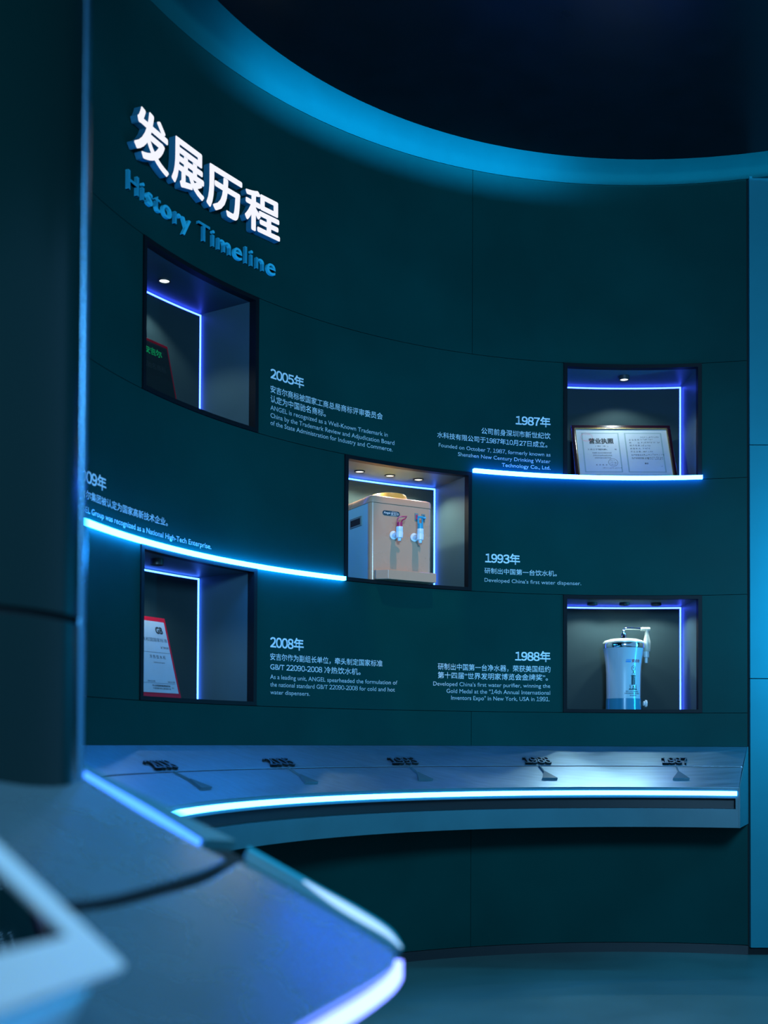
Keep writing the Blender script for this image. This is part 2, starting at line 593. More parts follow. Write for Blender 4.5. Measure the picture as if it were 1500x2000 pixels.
caption('2005', 'pale caption headed 2005, beside the niche under the title', [
    ('2005年', -0.8390, -0.7558, 2.6835, 2.7375, 'h'),
    ('安吉尔商标被国家工商总局商标评审委员会', -0.8389, -0.5648, 2.624, 2.657, 'c'),
    ('认定为中国驰名商标。', -0.8387, -0.7020, 2.580, 2.613, 'c'),
    ('ANGEL is recognized as a Well-Known Trademark in', -0.8386, -0.5524, 2.5466, 2.5672, 'e'),
    ('China by the Trademark Review and Adjudication Board', -0.8384, -0.5365, 2.5120, 2.5327, 'e'),
    ('of the State Administration for Industry and Commerce.', -0.8383, -0.5406, 2.4789, 2.4995, 'e')])
caption('1987', 'pale right-aligned caption headed 1987, left of the framed licence niche', [
    ('1987年', -0.2547, -0.1762, 2.6857, 2.7390, 'h'),
    ('公司前身深圳市新世纪饮', -0.3331, -0.1762, 2.6255, 2.6580, 'c'),
    ('水科技有限公司于1987年10月27日成立。', -0.4355, -0.1830, 2.5805, 2.6110, 'c'),
    ('Founded on October 7, 1987, formerly known as', -0.4320, -0.1761, 2.5360, 2.5549, 'e'),
    ('Shenzhen New Century Drinking Water', -0.3869, -0.1761, 2.5016, 2.5205, 'e'),
    ('Technology Co., Ltd.', -0.2860, -0.1761, 2.4686, 2.4872, 'e')])
caption('2009', 'pale caption headed 2009, partly hidden by the column, above the cyan strip', [
    ('2009年', -1.3580, -1.2700, 1.9750, 2.0290, 'h'),
    ('安吉尔集团被认定为国家高新技术企业。', -1.3567, -1.1006, 1.9225, 1.9535, 'c'),
    ('ANGEL Group was recognized as a National High-Tech Enterprise.', -1.3593, -0.9865, 1.8735, 1.8945, 'e')])
caption('2008', 'pale caption headed 2008, beside the white red-edged plaque niche', [
    ('2008年', -0.8355, -0.7529, 1.4825, 1.5390, 'h'),
    ('安吉尔作为副组长单位，牵头制定国家标准', -0.8353, -0.5625, 1.4300, 1.4620, 'c'),
    ('GB/T 22090-2008 冷热饮水机。', -0.8351, -0.6147, 1.3860, 1.4175, 'c'),
    ('As a leading unit, ANGEL spearheaded the formulation of', -0.8349, -0.5269, 1.3472, 1.3666, 'e'),
    ('the national standard GB/T 22090-2008 for cold and hot', -0.8348, -0.5329, 1.3130, 1.3325, 'e'),
    ('water dispensers.', -0.8347, -0.7372, 1.2790, 1.2975, 'e')])
caption('1988', 'pale right-aligned caption headed 1988, left of the purifier niche', [
    ('1988年', -0.2548, -0.1755, 1.4810, 1.5360, 'h'),
    ('研制出中国第一台净水器，荣获美国纽约', -0.4322, -0.1754, 1.4270, 1.4610, 'c'),
    ('第十四届“世界发明家博览会金牌奖”。', -0.4321, -0.1811, 1.3850, 1.4180, 'c'),
    ("Developed China's first water purifier, winning the", -0.4428, -0.1760, 1.3490, 1.3690, 'e'),
    ('Gold Medal at the "14th Annual International', -0.4118, -0.1759, 1.3142, 1.3345, 'e'),
    ('Inventors Expo" in New York, USA in 1991.', -0.4010, -0.1769, 1.2808, 1.3014, 'e')])
caption('1993', 'pale caption headed 1993, right of the central dispenser niche', [
    ('1993年', -0.3235, -0.2442, 1.9725, 2.0275, 'h'),
    ('研制出中国第一台饮水机。', -0.3252, -0.1615, 1.9205, 1.9500, 'c'),
    ("Developed China's first water dispenser.", -0.3251, -0.1076, 1.8790, 1.8978, 'e')])

# raised title: four lit characters and the smaller letters under them
D = 0.036
rt = thing('title_sign', 'large glowing white four-character title on the upper left wall', 'sign', pol(-1.03, R, 3.29))
org = pol(-1.03, R, 3.29)
for ch, a, c, z0, z1 in (('发', -1.2227, -1.1241, 3.287, 3.487), ('展', -1.1170, -1.0280, 3.290, 3.482),
                         ('历', -1.0223, -0.9283, 3.287, 3.472), ('程', -0.9212, -0.8307, 3.290, 3.472)):
    vs, fs = glyphs(ch, 0.027, 0.5, res=4, ring=12)
    vs = fit(vs, (c - a) * R, z0, z1, 'ink')
    vs = [(x, y, z + 0.5) for x, y, z in vs]                         # depth 0..1
    fr = [all(vs[i][2] > 0.99 for i in q) for q in fs]
    b = MB()
    pts = [pol(a + x / R, R - 0.004 - z * (D - 0.004), y) for x, y, z in vs]
    b.add(pts, [q for q, k in zip(fs, fr) if k], 0)
    b.add(pts, [q for q, k in zip(fs, fr) if not k], 1)
    b.build('character', [G_TITLE, M_SIDE], rt, org=org)
rs = thing('subtitle_sign', 'raised white English lettering tinted with cyan light under the glowing four-character title', 'sign', pol(-1.03, R, 3.14))
org = pol(-1.03, R, 3.14)
cu_all, _ = glyphs('History Timeline', 0.006, 0.0, 1.12)
x_lo, x_hi = min(v[0] for v in cu_all), max(v[0] for v in cu_all)
word = 'History Timeline'
for i, ch in enumerate(word):
    if ch == ' ':
        continue
    pre, _ = glyphs(word[:i + 1], 0.006, 0.0, 1.12)
    vs, fs = glyphs(ch, 0.006, 0.5, 1.12, res=4)
    right = max(v[0] for v in pre)
    own = max(v[0] for v in vs)
    sc = (0.3912 * R) / (x_hi - x_lo)
    vs = [((x + right - own - x_lo) * sc, 3.1445 + (y - 0.0) / CAP * 0.073, z + 0.5) for x, y, z in vs]
    b = MB()
    b.add([pol(-1.2248 + x / R, R - 0.002 - z * 0.014, y) for x, y, z in vs], fs)
    b.build('letter', M_SUB, rs, org=org)

# ------------------------------------------------------------------ timeline desk on the curved wall
def desk_adj(r, k, n):       # the right end is cut off slightly askew
    return 0.0


TE = lambda r: 0.2075 + (r - 1.95) / 0.44 * 0.0355
T0 = -1.92


def dsweep(b, prof, inset=0.0, mi=0, n=110):
    rings = []
    for k in range(n):
        f = k / (n - 1)
        rings.append([pol(T0 + (TE(r) - inset - T0) * f, r, z) for r, z in prof])
    b.loft(rings, True, True, mi)


def zs(r):
    return 0.861 + (r - 1.96) / (R - 1.96) * (1.052 - 0.861)


dk = thing('timeline_desk', 'long sloping grey timeline desk running along the curved wall', 'desk', pol(-0.5, 2.2, 0.67))
dorg = pol(-0.5, 2.2, 0.67)
b = MB()
dsweep(b, [(R - 0.001, zs(R)), (2.178, zs(2.178)), (2.178, zs(2.178) - 0.02), (R - 0.001, 0.99)])
tag(b.build('upper_top', M_DESK, dk, smooth=True, org=dorg), 'upper strip of the sloping top, behind the groove')
b = MB()
dsweep(b, [(2.168, zs(2.168)), (1.960, zs(1.960)), (1.960, 0.845), (2.168, zs(2.168) - 0.02)])
tag(b.build('lower_top', M_DESK, dk, smooth=True, org=dorg), 'lower strip of the sloping top, in front of the groove')
b = MB()
dsweep(b, [(1.960, 0.8445), (1.9575, 0.8445), (1.9575, 0.810), (2.30, 0.810), (2.30, 0.9), (2.168, 0.9), (2.1, 0.90), (2.0, 0.86)])
dsweep(b, [(1.9550, 0.860), (1.9598, 0.8604), (1.9598, 0.8445), (1.9550, 0.8445)])
b.build('lip', M_DESKF, dk, smooth=True, org=dorg)
b = MB()
dsweep(b, [(2.001, 0.8095), (2.001, 0.7605), (2.01, 0.7605), (2.01, 0.8095)])
tag(b.build('shadow_slot', M_BASE, dk, smooth=True, org=dorg), 'dark recessed slot under the light')
b = MB()
dsweep(b, [(1.9550, 0.760), (1.9535, 0.672), (R - 0.001, 0.664), (R - 0.001, 0.700), (2.1, 0.76)])
rings = []
for r, z in ((1.9550, 0.760), (1.9550, 0.810), (2.05, 0.810), (2.05, 0.760)):
    rings.append((r, z))
b.loft([[pol(TE(r) - 0.0075 * (1 - k), r, z) for r, z in rings] for k in (0, 1)], True, True)
b.build('front_panel', M_DESKF, dk, smooth=True, org=dorg)
b = MB()
n = 100
rings = []
for k in range(n):
    t = T0 + (TE(1.955) - 0.004 - T0) * k / (n - 1)
    rings.append([pol(t, 1.9515, 0.8230), pol(t, 1.9515, 0.8440), pol(t, 1.9572, 0.8440), pol(t, 1.9572, 0.8230)])
b.loft(rings)
tag(b.build('light_strip', G_DESK, dk, smooth=True, org=dorg), 'glowing cyan-white strip on the front lip')


b = MB()
ecp = [(R - 0.001, zs(R) + 0.001), (1.9595, 0.8615), (1.9545, 0.8605), (1.9530, 0.672), (R - 0.001, 0.664)]
b.loft([[pol(TE(r) + d / r, r, z) for r, z in ecp] for d in (0.0005, 0.006)], True, True)
b.build('end_cap', M_DESKF, dk, org=dorg)


b = MB()
dsweep(b, [(2.179, zs(2.179) - 0.0012), (2.167, zs(2.167) - 0.0012), (2.167, zs(2.167) - 0.006), (2.179, zs(2.179) - 0.006)], 0.003)
tag(b.build('groove', M_GAP, dk, smooth=True, org=dorg), 'dark groove along the sloping top')


# raised years and pointers on the sloping top
def slope_frame(th, r):
    p = Vector(pol(th, r, zs(r)))
    tx = Vector((math.cos(th), -math.sin(th), 0))
    up = Vector((math.sin(th) * 0.4320, math.cos(th) * 0.4320, 0.191)).normalized()
    nz = tx.cross(up)
    M = Matrix.Identity(4)
    for i, v in enumerate((tx, up, nz)):
        for j in range(3):
            M[j][i] = v[j]
    M.translation = p
    return M


for yr, th, tp, w in (('2008', -1.226, -1.223, 0.165), ('2005', -0.884, -0.882, 0.155), ('1993', -0.5605, -0.559, 0.150),
                      ('1988', -0.2340, -0.237, 0.140), ('1987', 0.0810, 0.080, 0.130)):
    M = slope_frame(th, 2.186)
    o = thing('year_numerals', 'raised numerals with shade-coloured sides reading %s on the sloping desk top' % yr, 'numerals', M.translation, 0, 'raised years along the timeline desk')
    o.rotation_euler = M.to_euler()
    x = -w / 2
    for i in range(4):
        vs, fs = glyphs(yr[i], 0.012, 0.5)
        lo, hi = min(v[0] for v in vs), max(v[0] for v in vs)
        cw = w / 4
        vs = [((q[0] - (lo + hi) / 2) * cw / 0.56 - w / 2 + cw * (i + 0.5), (q[1] + 0.014) / 0.76 * 0.068, 0.0006 + (q[2] + 0.5) * 0.011) for q in vs]
        tops = [all(vs[k][2] > 0.0112 for k in q) for q in fs]
        b = MB()
        b.add(vs, [q for q, t in zip(fs, tops) if t], 0)
        b.add(vs, [q for q, t in zip(fs, tops) if not t], 1)
        b.build('digit', [M_DESK, M_NUM], o)
    M = slope_frame(tp, 2.168)
    o = thing('timeline_pointer', 'raised dark triangular pointer below the year %s on the desk' % yr, 'pointer', M.translation, 0, 'triangular pointers along the timeline desk')
    o.rotation_euler = M.to_euler()
    b = MB()
    for prof in ([(-0.0035, -0.002), (0.0035, -0.002), (0.0035, -0.078), (-0.0035, -0.078)],):
        b.hexa([(x, y, 0.0004) for x, y in prof] + [(x, y, 0.008) for x, y in prof])
    b.build('stem', M_NUMTOP, o)
    b = MB()
    tri = [(-0.0035, -0.076), (0.0035, -0.076), (0.039, -0.150), (-0.039, -0.150)]
    b.hexa([(x, y, 0.0004) for x, y in tri] + [(x, y, 0.011) for x, y in tri])
    b.build('arrowhead', M_NUMTOP, o)

# ------------------------------------------------------------------ the two leaning plaques and the framed licence
def leaning(nc, name, label, cat, tc, n0, z0, w, hgt, lean, thick):
    """root at the foot of a board that leans back; children use x (across), y (into the board), z (up the board)"""
    o = nc.place(name, label, cat, tc, n0, z0)
    o.rotation_euler = (Matrix.Rotation(-nc.tc, 4, 'Z') @ Matrix.Rotation(-lean, 4, 'X')).to_euler()
    return o


def ink(parent, name, m, items, y=-0.0006):
    b = MB()
    for it in items:
        if it[0] == 't':
            _, s, x0, x1, z0, z1, bold = it
            vs, fs = glyphs(s, bold, res=2)
            vs = fit(vs, x1 - x0, z0, z1, 'ink')
            b.add([(x0 + q[0], y, q[1]) for q in vs], fs)
        elif it[0] == 'r':
            _, x0, x1, z0, z1 = it
            b.add([(x0, y, z0), (x1, y, z0), (x1, y, z1), (x0, y, z1)], [(0, 1, 2, 3)])
        elif it[0] == 'ring':
            _, x, z, rx, rz, w = it
            k = 36
            a = [(x + rx * math.cos(2 * math.pi * i / k), y, z + rz * math.sin(2 * math.pi * i / k)) for i in range(k)]
            c = [(x + (rx - w) * math.cos(2 * math.pi * i / k), y, z + (rz - w) * math.sin(2 * math.pi * i / k)) for i in range(k)]
            b.add(a + c, [(i, (i + 1) % k, k + (i + 1) % k, k + i) for i in range(k)])
        elif it[0] == 'scrawl':
            _, x0, x1, z0, z1 = it
            x = x0
            while x < x1:
                h = z1 - z0
                for _k in range(3):
                    xa, za = x + random.uniform(0, h * .7), z0 + random.uniform(0, h)
                    xb, zb = x + random.uniform(0, h * .8), z0 + random.uniform(0, h)
                    d = Vector((xb - xa, zb - za))
                    if d.length < 1e-4:
                        continue
                    q = Vector((-d.y, d.x)).normalized() * 0.0007
                    b.add([(xa - q.x, y, za - q.y), (xb - q.x, y, zb - q.y), (xb + q.x, y, zb + q.y), (xa + q.x, y, za + q.y)], [(0, 1, 2, 3)])
                x += h * 0.95
    return b.build(name, m, parent)


def frame_ring(b, x0, x1, z0, z1, w, y0, y1, mi=0):
    b.box(x0, x1, y0, y1, z0, z0 + w, mi)
    b.box(x0, x1, y0, y1, z1 - w, z1, mi)
    b.box(x0, x0 + w, y0, y1, z0 + w, z1 - w, mi)
    b.box(x1 - w, x1, y0, y1, z0 + w, z1 - w, mi)


# framed licence (top right niche)
W, H, LEAN = 0.532, 0.375, math.atan2(0.175, 0.340)
o = leaning(nTR, 'framed_licence', 'dark wine framed two-page licence leaning in the niche above the blue strip', 'framed certificate', -0.008, 0.060, nTR.zb, W, H, LEAN, 0.02)
b = MB()
frame_ring(b, -W / 2, W / 2, 0, H, 0.019, 0.0, 0.024)
b.build('frame', M_REDDARK, o, bevel=0.004)
b = MB()
frame_ring(b, -W / 2 + 0.0188, W / 2 - 0.0188, 0.0188, H - 0.0188, 0.004, 0.002, 0.016)
b.build('gold_trim', M_GOLD, o)
b = MB()
x1_, z0_, z1_ = W / 2 - 0.0226, 0.0226, H - 0.0226
b.box(-x1_, x1_, 0.010, 0.020, z0_, z1_)
sheet = b.build('paper', M_PAPER, o)


def pg(u, v):     # page coordinates: u 0..1 across the paper, v 0..1 from its top
    return -x1_ + u * 2 * x1_, z1_ - v * (z1_ - z0_)


def T(s, u0, u1, v0, v1, bold=0.01):
    x0, za = pg(u0, v0)
    x1, zb_ = pg(u1, v1)
    return ('t', s, x0, x1, zb_, za, bold)


def B(u0, u1, v0, v1):
    x0, za = pg(u0, v0)
    x1, zb_ = pg(u1, v1)
    return ('r', x0, x1, zb_, za)


def SC(u0, u1, v0, v1):
    x0, za = pg(u0, v0)
    x1, zb_ = pg(u1, v1)
    return ('scrawl', x0, x1, zb_, za)


borders = []
for u0, u1 in ((0.06, 0.47), (0.53, 0.94)):
    borders += [B(u0, u1, 0.075, 0.092), B(u0, u1, 0.885, 0.902), B(u0, u0 + 0.014, 0.075, 0.902), B(u1 - 0.014, u1, 0.075, 0.902)]
borders += [B(0.04, 0.97, 0.945, 0.950)]
ink(sheet, 'page_borders', M_INKG, borders, 0.0095)
ink(sheet, 'printed_lettering', M_INK, [
    T('营业执照', 0.135, 0.405, 0.19, 0.31, 0.035), T('( 副  本 )', 0.20, 0.34, 0.345, 0.375, 0.0),
    T('工商企字深圳第           号', 0.11, 0.43, 0.41, 0.445, 0.0),
    T('根据国家工商企业登记管理的有关规定', 0.16, 0.37, 0.485, 0.515, 0.0), T('准予登记并发给营业执照以资证明', 0.165, 0.37, 0.54, 0.57, 0.0),
    T('在核定的范围内从事生产经营', 0.18, 0.355, 0.59, 0.62, 0.0), T('发  照  机  关', 0.185, 0.31, 0.735, 0.765, 0.0),
    T('企 业 名 称', 0.575, 0.69, 0.205, 0.24, 0.0), T('地          址', 0.575, 0.69, 0.265, 0.30, 0.0),
    T('经 济 性 质 :', 0.578, 0.70, 0.325, 0.36, 0.0), T('经 营 形 式 :', 0.58, 0.70, 0.39, 0.425, 0.0), T('开 业 日 期 :', 0.58, 0.70, 0.455, 0.49, 0.0),
    T('生产经营方式:', 0.582, 0.72, 0.525, 0.56, 0.0), T('生产经营范围 主营:', 0.584, 0.77, 0.59, 0.625, 0.0), T('兼营', 0.715, 0.755, 0.70, 0.735, 0.01),
    SC(0.255, 0.45, 0.80, 0.825), SC(0.22, 0.32, 0.41, 0.445), SC(0.705, 0.90, 0.15, 0.18), SC(0.705, 0.83, 0.20, 0.23), SC(0.705, 0.91, 0.262, 0.295),
    SC(0.70, 0.81, 0.325, 0.36), SC(0.71, 0.79, 0.385, 0.42), SC(0.71, 0.81, 0.455, 0.485), SC(0.72, 0.93, 0.52, 0.555),
    SC(0.76, 0.92, 0.578, 0.606), SC(0.76, 0.92, 0.612, 0.64), SC(0.89, 0.905, 0.77, 0.785),
    ('ring', *pg(0.375, 0.70), 0.025, 0.0265, 0.0016), SC(0.345, 0.405, 0.655, 0.68), SC(0.335, 0.415, 0.695, 0.72), SC(0.345, 0.405, 0.735, 0.76)], 0.0094)
ink(sheet, 'red_stamp', M_INKR, [('ring', *pg(0.115, 0.17), 0.032, 0.030, 0.0014), SC(0.075, 0.155, 0.105, 0.12), SC(0.08, 0.15, 0.23, 0.245)], 0.0093)

# white plaque with a red border (lower left niche)
LEAN = math.atan2(0.097, 0.338)
W, H = 0.42, 0.352
o = leaning(nBL, 'red_edged_plaque', 'white standard plaque with a red border, beside the 2008 caption', 'plaque', -0.022 - W / 2, 0.060, nBL.zb, W, H, LEAN, 0.02)
b = MB()
b.box(-W / 2, W / 2, 0.0, 0.018, 0, H)
b.build('board', M_RED, o, bevel=0.002)
b = MB()
b.box(-W / 2 + 0.013, W / 2 - 0.013, -0.0015, -0.0002, 0.022, H - 0.020)
sheet = b.build('paper', M_PAPER, o)
xr = W / 2 - 0.013
ink(sheet, 'printed_lettering', M_INK, [
    ('t', 'GB', xr - 0.062, xr - 0.019, H - 0.075, H - 0.043, 0.05),
    ('t', '中华人民共和国国家标准', xr - 0.235, xr - 0.004, H - 0.110, H - 0.093, 0.0),
    ('t', 'GB/T 22090-2008', xr - 0.052, xr - 0.004, H - 0.138, H - 0.129, 0.01),
    ('r', xr - 0.37, xr - 0.002, H - 0.1576, H - 0.1562),
    ('t', '冷 热 饮 水 机', xr - 0.128, xr - 0.035, 0.168, 0.184, 0.005),
    ('t', 'Cold and hot water dispenser', xr - 0.111, xr - 0.045, 0.147, 0.155, 0.004),
    ('t', '2008-06-30 发布', xr - 0.17, xr - 0.125, 0.066, 0.074, 0.01), ('t', '2009-01-01 实施', xr - 0.052, xr - 0.010, 0.066, 0.074, 0.01),
    ('r', xr - 0.37, xr - 0.010, 0.0615, 0.0627),
    ('t', '中华人民共和国国家质量监督检验检疫总局', xr - 0.147, xr - 0.042, 0.047, 0.056, 0.02),
    ('t', '中 国 国 家 标 准 化 管 理 委 员 会', xr - 0.145, xr - 0.042, 0.036, 0.044, 0.02), ('t', '发 布', xr - 0.034, xr - 0.022, 0.041, 0.048, 0.01)], -0.0018)

# black plaque with green lettering (upper left niche)
LEAN = math.atan2(0.053, 0.225)
W, H = 0.42, 0.262
o = leaning(nTL, 'black_award_plaque', 'black plaque with red edge and green lettering, under the glowing title', 'plaque', -0.075 - W / 2, 0.045, nTL.zb, W, H, LEAN, 0.02)
b = MB()
b.box(-W / 2, W / 2, 0.0, 0.018, 0, H)
b.build('board', M_RED, o, bevel=0.002)
b = MB()
b.box(-W / 2 + 0.009, W / 2 - 0.009, -0.0015, -0.0002, 0.009, H - 0.014)
face = b.build('dark_face', M_DARKPLQ, o)
xr = W / 2 - 0.005
ink(face, 'green_lettering', M_GREEN, [('t', '安吉尔', xr - 0.145, xr - 0.045, H - 0.072, H - 0.038, 0.018)], -0.0018)
ink(face, 'faded_text', M_FADED, [('t', '®', xr - 0.040, xr - 0.032, H - 0.046, H - 0.038, 0.0), ('t', '中国驰名商标', xr - 0.20, xr - 0.035, H - 0.135, H - 0.108, 0.01),
                                  ('r', xr - 0.35, xr - 0.012, H - 0.0195, H - 0.0183)], -0.0018)

# ------------------------------------------------------------------ water dispenser (central niche)
zb = nM.zb
o = nM.place('water_dispenser', 'cream and white tabletop water dispenser with two taps in the central niche', 'water dispenser', -0.026, 0.005)
HW, DP, HT = 0.1735, 0.270, 0.414
# white steel body behind the front moulding
b = MB()
b.box(-HW + 0.002, HW - 0.002, 0.030, DP, 0.004, HT - 0.035)
b.build('body', M_SIDEW, o, bevel=0.004)


def rrect(x0, x1, y0, y1, r, z, n=6):
    pts = []
    for cx_, cy_, a in ((x1 - r, y0 + r, -math.pi / 2), (x1 - r, y1 - r, 0), (x0 + r, y1 - r, math.pi / 2), (x0 + r, y0 + r, math.pi)):
        for k in range(n + 1):
            t = a + math.pi / 2 * k / n
            pts.append((cx_ + r * math.cos(t), cy_ + r * math.sin(t), z))
    return pts


b = MB()      # front moulding with rounded vertical edges
prof = []
fr = [(HW - 0.0, 0.032)]
ring = lambda z, g=0.0: [(-HW + g, 0.0305, z)] + [(-HW + g + 0.022 - 0.022 * math.cos(t), 0.0245 - 0.0225 * math.sin(t), z) for t in lin(0, math.pi / 2, 8)] \
    + [(HW - g - 0.022 + 0.022 * math.sin(t), 0.0245 - 0.0225 * math.cos(t), z) for t in lin(0, math.pi / 2, 8)] + [(HW - g, 0.0305, z)]
b.loft([ring(0.0, 0.001), ring(HT - 0.037), ], True, True)
b.build('front_panel', M_BEIGE, o, smooth=True)
b = MB()      # cap
b.loft([rrect(-HW, HW, 0.0, DP + 0.004, 0.022, HT - 0.0355), rrect(-HW, HW, 0.0, DP + 0.004, 0.022, HT - 0.012),
        rrect(-HW + 0.003, HW - 0.003, 0.003, DP + 0.001, 0.020, HT - 0.004), rrect(-HW + 0.012, HW - 0.012, 0.012, DP - 0.008, 0.016, HT)], True, True)
b.build('top_cover', M_BEIGE, o, smooth=True)
b = MB()      # bottle seat
b.lathe([(0.094, HT - 0.001), (0.092, HT + 0.020), (0.086, HT + 0.034), (0.078, HT + 0.036), (0.070, HT + 0.028), (0.060, HT + 0.006)], 0.0, 0.135, 36, caps=False)
b.build('bottle_seat', M_RIM, o, smooth=True)
b = MB()      # handle recess in the left side
b.box(-HW - 0.003, -HW + 0.003, 0.095, 0.215, HT - 0.135, HT - 0.087)
hr = b.build('side_grip', M_INKG, o, bevel=0.002)
b = MB()
b.box(-HW - 0.004, -HW - 0.0031, 0.105, 0.205, HT - 0.128, HT - 0.097)
b.build('grip_opening', M_GAP, hr)
b = MB()      # badge
xs0, xs1, zc = -0.108, -0.012, HT - 0.0815
pts = [(xs1 - 0.012 + 0.012 * math.sin(t), 0, zc - 0.012 * math.cos(t)) for t in lin(0, math.pi, 10)] + [(xs0 + 0.012 - 0.012 * math.sin(t), 0, zc + 0.012 * math.cos(t)) for t in lin(0, math.pi, 10)]
b.loft([[(x, 0.0005, z) for x, y, z in pts], [(x, 0.0035, z) for x, y, z in pts]], True, True)
bd = b.build('badge', M_BADGE, o)
ink(bd, 'badge_lettering', M_WHITE, [('t', 'Angel', xs0 + 0.006, xs0 + 0.042, zc - 0.007, zc + 0.007, 0.03), ('t', '安吉尔', xs0 + 0.046, xs1 - 0.006, zc - 0.008, zc + 0.006, 0.02),
                                     ('r', xs0 + 0.05, xs1 - 0.014, zc + 0.0075, zc + 0.0085), ('r', xs0 + 0.044, xs1 - 0.018, zc - 0.0105, zc - 0.0095)], 0.0002)
for x, m in ((0.082, M_TAPR), (0.121, M_GREEN)):
    b = MB()
    b.box(x - 0.010, x + 0.010, -0.001, 0.004, HT - 0.103, HT - 0.066)
    sw = b.build('switch', M_INKG, o, bevel=0.001)
    b = MB()
    b.box(x - 0.0055, x + 0.0055, -0.004, -0.0012, HT - 0.097, HT - 0.074)
    b.build('rocker', M_TAPR if m is M_TAPR else M_BADGE, sw, bevel=0.001)


def tap(x, m, style):
    z = HT - 0.187
    b = MB()
    b.lathe([(0.0, 0.0), (0.021, 0.0), (0.021, 0.004), (0.012, 0.006)], seg=24, caps=False)
    b.v = [(x + p[0], 0.0 - p[2], z + p[1]) for p in b.v]
    b.tube([(x, -0.004, z), (x + 0.001, -0.03, z), (x + 0.001, -0.045, z)], [0.012, 0.0105, 0.0105], 16)
    b.lathe([(0.0, z - 0.036), (0.0075, z - 0.036), (0.0085, z - 0.024), (0.0165, z - 0.021), (0.018, z + 0.002), (0.0165, z + 0.010), (0.017, z + 0.011), (0.0165, z + 0.032), (0.0, z + 0.032)], x + 0.001, -0.058, 24, caps=False)
    t = b.build('tap', M_TAP, o, smooth=True)
    b = MB()
    if style == 'red':
        b.lathe([(0.0145, z + 0.0325), (0.0145, z + 0.052), (0.012, z + 0.053)], x + 0.001, -0.058, 20)
        y = -0.058
        b.tube([(x - 0.010, y, z + 0.050), (x - 0.010, y, z + 0.068), (x - 0.004, y - 0.002, z + 0.078), (x + 0.012, y - 0.008, z + 0.081), (x + 0.033, y - 0.016, z + 0.082),
                (x + 0.026, y - 0.012, z + 0.072), (x + 0.013, y - 0.004, z + 0.064), (x + 0.010, y, z + 0.050)], 0.0036, 8)
    else:
        y = -0.058
        b.lathe([(0.0145, z + 0.0325), (0.0140, z + 0.058), (0.010, z + 0.059)], x + 0.001, y, 20)
        b.tube([(x - 0.011, y, z + 0.056), (x - 0.011, y, z + 0.090)], 0.0045, 8)
        b.tube([(x + 0.012, y, z + 0.056), (x + 0.013, y, z + 0.090)], 0.0045, 8)
        b.tube([(x - 0.014, y, z + 0.090), (x + 0.010, y - 0.004, z + 0.090), (x + 0.026, y - 0.012, z + 0.086)], 0.0060, 8)
    tag(b.build('lever', m, t, smooth=True), 'red push lever' if style == 'red' else 'blue push lever')


tap(-0.048, M_TAPR, 'red')
tap(0.068, M_TAPB, 'blue')
b = MB()      # drip tray
lo = [(-0.155, 0.0), (-0.155, -0.020), (-0.108, -0.060), (0.160, -0.060), (0.160, 0.0)]
b.loft([[(x * 0.985, y, 0.003) for x, y in lo], [(x, y, 0.006) for x, y in lo], [(x, y, 0.048) for x, y in lo], [(x * 0.97, y * 0.95, 0.050) for x, y in lo]], True, True)
b.build('drip_tray', M_BEIGE, o, bevel=0.0015)

# ------------------------------------------------------------------ water purifier (lower right niche)
o = nBR.place('water_purifier', 'white and blue round water purifier with swing spout, beside the 1988 caption', 'water purifier', -0.009, 0.150)
b = MB()
b.lathe([(0.093, 0.001), (0.0915, 0.060)], seg=48)
b.build('base', M_BODYB, o, smooth=True)
b = MB()
zz = lambda z: z - nBR.zb
b.lathe([(0.089, 0.0602), (0.0895, 0.12), (0.0905, 0.19), (0.0925, 0.23), (0.0965, 0.268), (0.102, 0.300), (0.1065, 0.3245)], seg=48)
body = b.build('body', M_BODYW, o, smooth=True)
b = MB()
b.lathe([(0.1085, 0.325), (0.1095, 0.327), (0.1095, 0.348), (0.1085, 0.350)], seg=48)
b.build('chrome_band', M_CHROME, o, smooth=True)
b = MB()
b.lathe([(0.1075, 0.3502), (0.107, 0.357), (0.098, 0.366), (0.070, 0.374), (0.030, 0.378), (0.0, 0.379)], seg=48, caps=False)
b.build('lid', M_IVORY, o, smooth=True)
b = MB()
b.lathe([(0.016, 0.377), (0.014, 0.390), (0.0125, 0.392), (0.0125, 0.408), (0.009, 0.409)], 0.0, 0.0, 20)
pts = [(0.0, 0, 0.405), (0.0, 0, 0.418)] + [(0.020 - 0.020 * math.cos(t), 0, 0.418 + 0.014 * math.sin(t)) for t in lin(0.2, math.pi / 2, 7)] + [(0.05, -0.001, 0.4315), (0.100, -0.003, 0.428)]
b.tube(pts, 0.0058, 12)
b.build('spout_pipe', M_CHROME, o, smooth=True)
b = MB()
b.tube([(0.090, -0.003, 0.4275), (0.098, -0.003, 0.428), (0.136, -0.003, 0.428), (0.1385, -0.003, 0.428)], [0.009, 0.0105, 0.0105, 0.008], 16)
b.lathe([(0.0095, 0.425), (0.0105, 0.41), (0.012, 0.395), (0.0185, 0.365), (0.0195, 0.352), (0.0195, 0.350), (0.0185, 0.325), (0.018, 0.312), (0.0165, 0.310)], 0.122, -0.003, 20)
b.build('spout_head', M_IVORY, o, smooth=True)
b = MB()
b.lathe([(0.0155, 0.3098), (0.0155, 0.280), (0.0085, 0.277), (0.0085, 0.250), (0.006, 0.249)], 0.119, -0.003, 20)
b.build('outlet', M_CLEAR, o, smooth=True)
b = MB()
b.lathe([(0.0, 0.0), (0.017, 0.0), (0.019, 0.003), (0.019, 0.012), (0.012, 0.013), (0.012, 0.020)], seg=24, caps=False)
b.v = [(0.087 + 0.032 - p[2], 0.0 + p[0] * 0.9 - 0.02, 0.035 + p[1]) for p in b.v]
